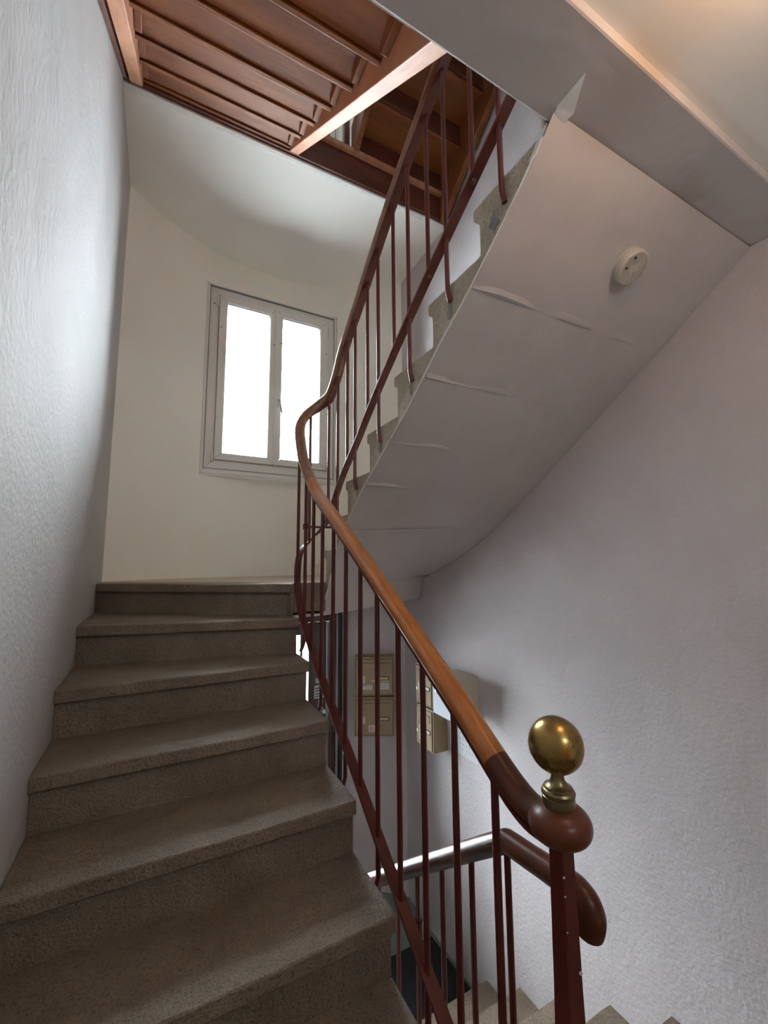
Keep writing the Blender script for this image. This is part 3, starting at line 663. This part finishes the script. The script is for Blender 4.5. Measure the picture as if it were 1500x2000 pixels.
# ------------------------------------------------------------------ lower railing
LR = thing('lower_railing', 'lower oxblood railing with dark handrail beside the steps to the hall', 'railing', (0.8, 1.5, ZG))
lp = [(0.80, 2.36, -1.775), (0.80, 2.0, -1.510), (0.80, 1.625, -1.238), (0.80, 1.178, -0.915), (0.80, 0.959, -0.757), (0.80, 0.861, -0.689)]
lp2 = [(0.80, 0.861, -0.689), (0.80, 0.80, -0.685), (0.80, 0.74, -0.680), (0.80, 0.68, -0.677)]
def mitre(pts, n_start=None, n_end=None):
    return pts
b = sweep(nb(), catmull(lp, 3), oval(0.056, 0.052)); lathe(b, [(0.026 * math.cos(math.radians(a)), 0.026 * math.sin(math.radians(a))) for a in range(-85, 86, 17)], (0.80, 0.861, -0.689), (1, 0, 0), 20)
obj('handrail', b, M['rail_dark'], LR, smooth=True)
b = sweep(nb(), catmull(lp2, 3), oval(0.0565, 0.0525)); obj('handrail', b, M['rail_dark'], LR, smooth=True)
ep = catmull([(0.80, 0.68, -0.677), (0.80, 0.660, -0.679), (0.80, 0.641, -0.690), (0.80, 0.634, -0.710), (0.80, 0.640, -0.735)], 5)
sc = [1 + 0.20 * math.sin(math.pi * min(i / (len(ep) - 1), 1) * 0.75) for i in range(len(ep))]
b = nb(); rings = []
for i, p in enumerate(ep):
    t = (ep[min(i + 1, len(ep) - 1)] - ep[max(i - 1, 0)]).normalized(); n_ = Vector((1, 0, 0)); bb = t.cross(n_)
    rings.append([tuple(p + n_ * x * 1.0 + bb * y * sc[i]) for x, y in oval(0.058, 0.054)])
obj('handrail_end', loft(b, rings), M['rail_dark'], LR, smooth=True, label='downturned rounded handrail end')
def lz(y): return interp([(p[1], p[2]) for p in lp + lp2[1:]], y)
for y in (0.700, 0.862, 1.003, 1.143, 1.283, 1.413, 1.559, 1.70, 1.84, 1.98, 2.12):
    zb = interp(list(zip(LY, LZ)), y) - 0.05
    b = tube(nb(), [(0.80, y, lz(y) - 0.024), (0.80, y, zb + 0.06), (0.803, y, zb + 0.02), (0.822, y, zb)], RR, 12)
    obj('baluster', b, M['red'], LR, smooth=True)
b = sweep(nb(), [Vector((0.80, 0.70, -1.49)), Vector((0.80, 1.4, -1.96)), Vector((0.80, 2.15, -2.46))], rectsec(0.034, 0.010))
obj('bottom_bar', b, M['red'], LR)
tb = obj('tie_bar', tube(nb(), [(0.80, 1.42, -1.185), (0.80, 1.35, -1.18), (0.80, 1.275, -1.17)], 0.008, 8), M['red'], LR, smooth=True)
for y, z in ((1.413, -1.185), (1.283, -1.17)):
    obj('collar', lathe(nb(), [(0.008, -0.018), (0.0145, -0.018), (0.0145, 0.018), (0.008, 0.018)], (0.80, y, z), n=14), M['red'], tb, smooth=True)

# ------------------------------------------------------------------ mailboxes and fittings
def text_mesh(s, size):
    cu = bpy.data.curves.new('lettering', 'FONT'); cu.body = s; cu.size = size; cu.align_x = 'CENTER'; cu.align_y = 'CENTER'; cu.extrude = 0.0003
    to = bpy.data.objects.new('lettering', cu); C.objects.link(to)
    bpy.context.view_layer.update()
    me = bpy.data.meshes.new_from_object(to.evaluated_get(bpy.context.evaluated_depsgraph_get()))
    bpy.data.objects.remove(to); return me
def lettering(s, size, mtx, parent):
    me = text_mesh(s, size); bm = nb(); bm.from_mesh(me); bmesh.ops.transform(bm, matrix=mtx, verts=bm.verts)
    return obj('lettering', bm, M['ink'], parent)
def mailbox(label, fx, wid, z0, z1, stickers=(), dark_top=False):
    """fx(u, d, z): u along the front (m), d out of the wall (m)"""
    D_ = 0.120
    c0 = fx(wid / 2, 0, z0)
    T = thing('mailbox', label, 'mailbox', c0, group='beige mailboxes in the hall')
    def fbox(u0, u1, d0, d1, za, zb, bm=None):
        bm = bm or nb()
        pts = [fx(u, d, z) for z in (za, zb) for (u, d) in ((u0, d0), (u1, d0), (u1, d1), (u0, d1))]
        v = [bm.verts.new(p) for p in pts]
        for f in ((0, 3, 2, 1), (4, 5, 6, 7), (0, 1, 5, 4), (1, 2, 6, 5), (2, 3, 7, 6), (3, 0, 4, 7)): bm.faces.new([v[i] for i in f])
        return bm
    h = z1 - z0
    obj('body', fbox(0, wid, 0.0, D_, z0, z1), M['mailbox'], T, bevel=0.002)
    dr = obj('front_door', fbox(0.014, wid - 0.014, D_, D_ + 0.006, z0 + 0.012, z1 - 0.016), M['mailbox'], T, bevel=0.0015)
    obj('seam', fbox(0.010, wid - 0.010, D_ - 0.001, D_ + 0.0012, z0 + 0.008, z1 - 0.012), M['mailbox_dark'], T)
    obj('letter_flap', fbox(0.04, wid - 0.035, D_ + 0.006, D_ + 0.011, z1 - 0.090, z1 - 0.045), M['mailbox'], dr, bevel=0.002)
    obj('flap_gap', fbox(0.038, wid - 0.033, D_ + 0.0055, D_ + 0.0072, z1 - 0.046, z1 - 0.042), M['mailbox_dark'], dr)
    pl = obj('name_holder', fbox(wid * 0.56, wid * 0.87, D_ + 0.006, D_ + 0.010, z0 + h * 0.40, z0 + h * 0.50), M['mailbox_dark'], dr, bevel=0.001)
    obj('name_card', fbox(wid * 0.58, wid * 0.85, D_ + 0.0098, D_ + 0.0112, z0 + h * 0.42, z0 + h * 0.48), M['cream_box'], dr)
    # white half moon finger pull and the lock
    n = 14; P_ = [(wid * 0.27 + 0.018 * math.cos(a), z0 + h * 0.42 + 0.032 * math.sin(a)) for a in [math.radians(90 + 180 * i / n) for i in range(n + 1)]]
    bm = loft(nb(), [[fx(u, D_ + 0.006, z) for u, z in P_], [fx(u, D_ + 0.0085, z) for u, z in P_]])
    obj('finger_pull', bm, M['paper'], dr, label='white half round pull')
    n = 14; P_ = [(wid * 0.13 + 0.010 * math.cos(a), z0 + h * 0.36 + 0.012 * math.sin(a)) for a in [2 * math.pi * i / n for i in range(n)]]
    bm = loft(nb(), [[fx(u, D_ + 0.006, z) for u, z in P_], [fx(u, D_ + 0.011, z) for u, z in P_]])
    obj('lock', bm, M['brass_dull'], dr, smooth=True)
    for (u, zc, sw, sh, txt, m_) in stickers:
        st = obj('sticker', fbox(u - sw / 2, u + sw / 2, D_ + 0.006, D_ + 0.0076, zc - sh / 2, zc + sh / 2), m_, dr, label='printed sticker')
        if txt == 'sign':
            for ra, rb in ((0.0125, 0.0155),):
                P1 = [(u + rb * math.cos(a), zc + rb * math.sin(a)) for a in [2 * math.pi * i / 24 for i in range(24)]]
                P2 = [(u + ra * math.cos(a), zc + ra * math.sin(a)) for a in [2 * math.pi * i / 24 for i in range(24)]]
                bm = nb(); v1 = [bm.verts.new(fx(a, D_ + 0.0082, c)) for a, c in P1]; v2 = [bm.verts.new(fx(a, D_ + 0.0082, c)) for a, c in P2]
                for i in range(24): bm.faces.new((v1[i], v1[(i + 1) % 24], v2[(i + 1) % 24], v2[i]))
                for s in (1, -1):
                    q = [(-0.010, -0.0085), (-0.0085, -0.010), (0.010, 0.0085), (0.0085, 0.010)]
                    bm.faces.new([bm.verts.new(fx(u + a * s, D_ + 0.0083, zc + c)) for a, c in q])
                obj('print', bm, M['ink'], dr)
        elif txt:
            for k, line in enumerate(txt.split('\n')):
                o = Vector(fx(u, D_ + 0.0084, zc + sh * 0.22 - k * sh * 0.42)); ux = (Vector(fx(u + 1, 0, 0)) - Vector(fx(u, 0, 0))); uz = Vector((0, 0, 1)); un = ux.cross(uz)
                mt = Matrix((ux, uz, un)).transposed().to_4x4(); mt.translation = o
                lettering(line, sh * 0.40, mt, dr)
        else:
            for k in range(2): obj('print_line', fbox(u - sw * 0.4, u + sw * (0.4 - 0.2 * k), D_ + 0.0074, D_ + 0.0082, zc + sh * (0.12 - 0.3 * k), zc + sh * (0.2 - 0.3 * k)), M['gasket'], dr)
    return T
az = math.radians(26.65); _n = Vector((math.sin(az), math.cos(az), 0)); _t = Vector((math.cos(az), -math.sin(az), 0))
def fback(u, d, z):
    p = _n * (3.658 - d) + _t * (u - 0.160)
    return (p.x, p.y, z)
mailbox('upper beige mailbox on the end wall with three white name stickers', fback, 0.322, -1.062, -0.765,
        ((0.105, -0.998, 0.080, 0.034, 'Pas de Pub\nmerci', M['paper']), (0.235, -0.990, 0.090, 0.048, '', M['paper']), (0.21, -0.948, 0.135, 0.014, '', M['cream_box'])))
mailbox('lower beige mailbox on the end wall with round crossed out sign', fback, 0.322, -1.372, -1.076, ((0.140, -1.312, 0.050, 0.050, 'sign', M['pink']),))
fright = lambda u, d, z: (xr(2.6) - d, 2.745 - u, z)
mailbox('upper beige mailbox on the right wall beside the white box', fright, 0.215, -1.008, -0.735, ())
mailbox('lower beige mailbox on the right wall with white printed sticker', fright, 0.215, -1.300, -1.022, ((0.085, -1.235, 0.075, 0.038, '', M['paper']),))
XS = xr(2.3)
UB = thing('utility_box', 'pale box with white hinged front on the right wall behind the handrail', 'box', (XR, 2.27, -0.97))
obj('body', bx(1.632, XS, 2.17, 2.385, -0.968, -0.722), M['cream_box'], UB, bevel=0.003)
fr = obj('front_door', bx(1.622, 1.631, 2.180, 2.378, -0.965, -0.735), M['white_enamel'], UB, bevel=0.002)
obj('latch', lathe(nb(), [(0, 0), (0.010, 0), (0.010, 0.004), (0.007, 0.006), (0, 0.006)], (1.622, 2.34, -0.82), (-1, 0, 0), 16), M['chrome'], fr)
obj('front_rim', bx(1.6215, 1.6225, 2.183, 2.375, -0.745, -0.742), M['gasket'], fr)
b = bx(XS - 0.004, XS, 2.15, 2.455, -1.262, -1.10)
NS = tag(obj('dotted_notice', b, M['paper']), 'pale sheet with rows of dots under the pale box', 'notice')
for rr_, z in enumerate((-1.128, -1.158, -1.19, -1.222)):
    for k in range(9):
        y = 2.43 - 0.031 * k
        obj('dot', lathe(nb(), [(0, 0), (0.0035, 0), (0, 0.0006)], (XS - 0.0043, y, z), (-1, 0, 0), 8), M['ink'], NS)
obj('dark_edge', bx(XS - 0.012, XS - 0.004, 2.452, 2.463, -1.262, -1.06), M['ink'], NS)
# doormat with bordered edge
MT = thing('doormat', 'black doormat at the foot of the lower steps', 'mat', (1.4, 2.5, ZG))
obj('pile', bx(0.87, 1.812, 2.29, 2.735, ZG + 0.003, ZG + 0.016), M['mat'], MT, bevel=0.004)
b = nb(); box(b, 0.86, 1.82, 2.28, 2.745, ZG, ZG + 0.009); obj('border', b, M['black'], MT, bevel=0.003)
# smoke detector on the soffit
nrm = Vector((0, -0.595, -0.80)).normalized()
def soff(x, y):
    t = (x - XBI) / (XR - XBI)
    return interp([(a[0] * (1 - t) + c[0] * t, a[1] * (1 - t) + c[1] * t) for a, c in zip(SI, SO)], y)
dc = Vector((1.345, 0.765, soff(1.345, 0.765)))
sl = Vector((0, 0.10, soff(1.345, 0.815) - soff(1.345, 0.715))).normalized(); nrm = Vector((1, 0, 0)).cross(sl); nrm = nrm if nrm.z < 0 else -nrm
SD = thing('smoke_detector', 'round ivory smoke detector fixed under the upper flight', 'smoke detector', dc)
obj('base_plate', lathe(nb(), [(0, -0.004), (0.056, -0.004), (0.056, 0.008), (0, 0.008)], dc, nrm, 48), M['detector'], SD, smooth=True, angle=30)
cap = obj('cover', lathe(nb(), [(0, 0.008), (0.0525, 0.008), (0.0545, 0.010), (0.0535, 0.028), (0.0500, 0.0325), (0, 0.0330)], dc, nrm, 48), M['detector'], SD, smooth=True, angle=25)
e1 = Vector((1, 0, 0)); e2 = nrm.cross(e1)
a_ = math.radians(35); d1 = e1 * math.cos(a_) + e2 * math.sin(a_); d2 = nrm.cross(d1)
for k in range(-7, 8):
    u = 0.0062 * k
    if abs(u) > 0.046: continue
    L = math.sqrt(0.047 ** 2 - u * u)
    segs = [(-L, L)] if abs(k) > 2 else [(-L, -0.012), (0.014, L)]
    for s0, s1 in segs:
        bm = nb(); P0 = dc + nrm * 0.0325 + d1 * u
        rr = [[tuple(P0 + d2 * s + d1 * q + nrm * h) for q, h in ((-0.0012, -0.001), (-0.0008, 0.0022), (0.0008, 0.0022), (0.0012, -0.001))] for s in (s0, s1)]
        obj('rib', loft(bm, rr), M['detector'], cap)
for (u, v) in ((-0.032, 0.012), (-0.006, 0.036)):
    p = dc + nrm * 0.0335 + d1 * u + d2 * v
    obj('hole', lathe(nb(), [(0, 0), (0.0042, 0), (0.0042, 0.0022), (0, 0.0022)], p, nrm, 12), M['black'], cap)
# ceiling lamp of the main landing (just outside the frame)
LM = thing('ceiling_lamp', 'small warm opal ceiling lamp on the beige landing ceiling', 'lamp', (0.86, 0.10, 1.145))
obj('lamp_base', lathe(nb(), [(0, 0), (0.07, 0), (0.07, -0.02), (0, -0.02)], (0.86, 0.10, 1.145), n=32), M['brass_dull'], LM, smooth=True)
obj('lamp_shade', lathe(nb(), [(0.0, -0.02), (0.062, -0.02), (0.072, -0.045), (0.066, -0.075), (0.045, -0.098), (0.0, -0.108)], (0.86, 0.10, 1.145), n=32), M['lampglass'], LM, smooth=True, angle=80)
# flat door on the wall behind the camera
W3 = thing('door_2', 'plain varnished flat door behind the landing', 'door', (0.55, -1.25, ZM), kind='structure')
b = nb()
for a in ((0.08, 0.16, ZM, 0.68), (0.96, 1.04, ZM, 0.68), (0.16, 0.96, 0.60, 0.68)): box(b, a[0], a[1], -1.25, -1.21, a[2], a[3])
obj('door_frame', b, M['pvc'], W3, bevel=0.004)
lf = obj('door_leaf', bx(0.162, 0.958, -1.249, -1.225, ZM + 0.01, 0.598), M['rail'], W3, bevel=0.002)
obj('door_knob', lathe(nb(), [(0.0, 0.0), (0.024, 0.0), (0.012, 0.006), (0.012, 0.024), (0.026, 0.040), (0.018, 0.055), (0, 0.058)], (0.89, -1.225, -0.4), (0, 1, 0), 20), M['brass'], lf, smooth=True)
W4 = thing('rear_fill_window', 'small unseen window added over the flat door for fill light', 'window', (0.55, -1.3, 0.74), kind='structure')  # added behind the camera to lift the step risers with sky light
b = nb()
for a in ((0.352, 0.37, 0.742, 0.938), (0.73, 0.748, 0.742, 0.938), (0.37, 0.73, 0.742, 0.758), (0.37, 0.73, 0.922, 0.938)): box(b, a[0], a[1], -1.33, -1.27, a[2], a[3])
obj('window_frame', b, M['pvc'], W4, bevel=0.002); obj('pane', bx(0.37, 0.73, -1.302, -1.298, 0.758, 0.922), M['glass'], W4)
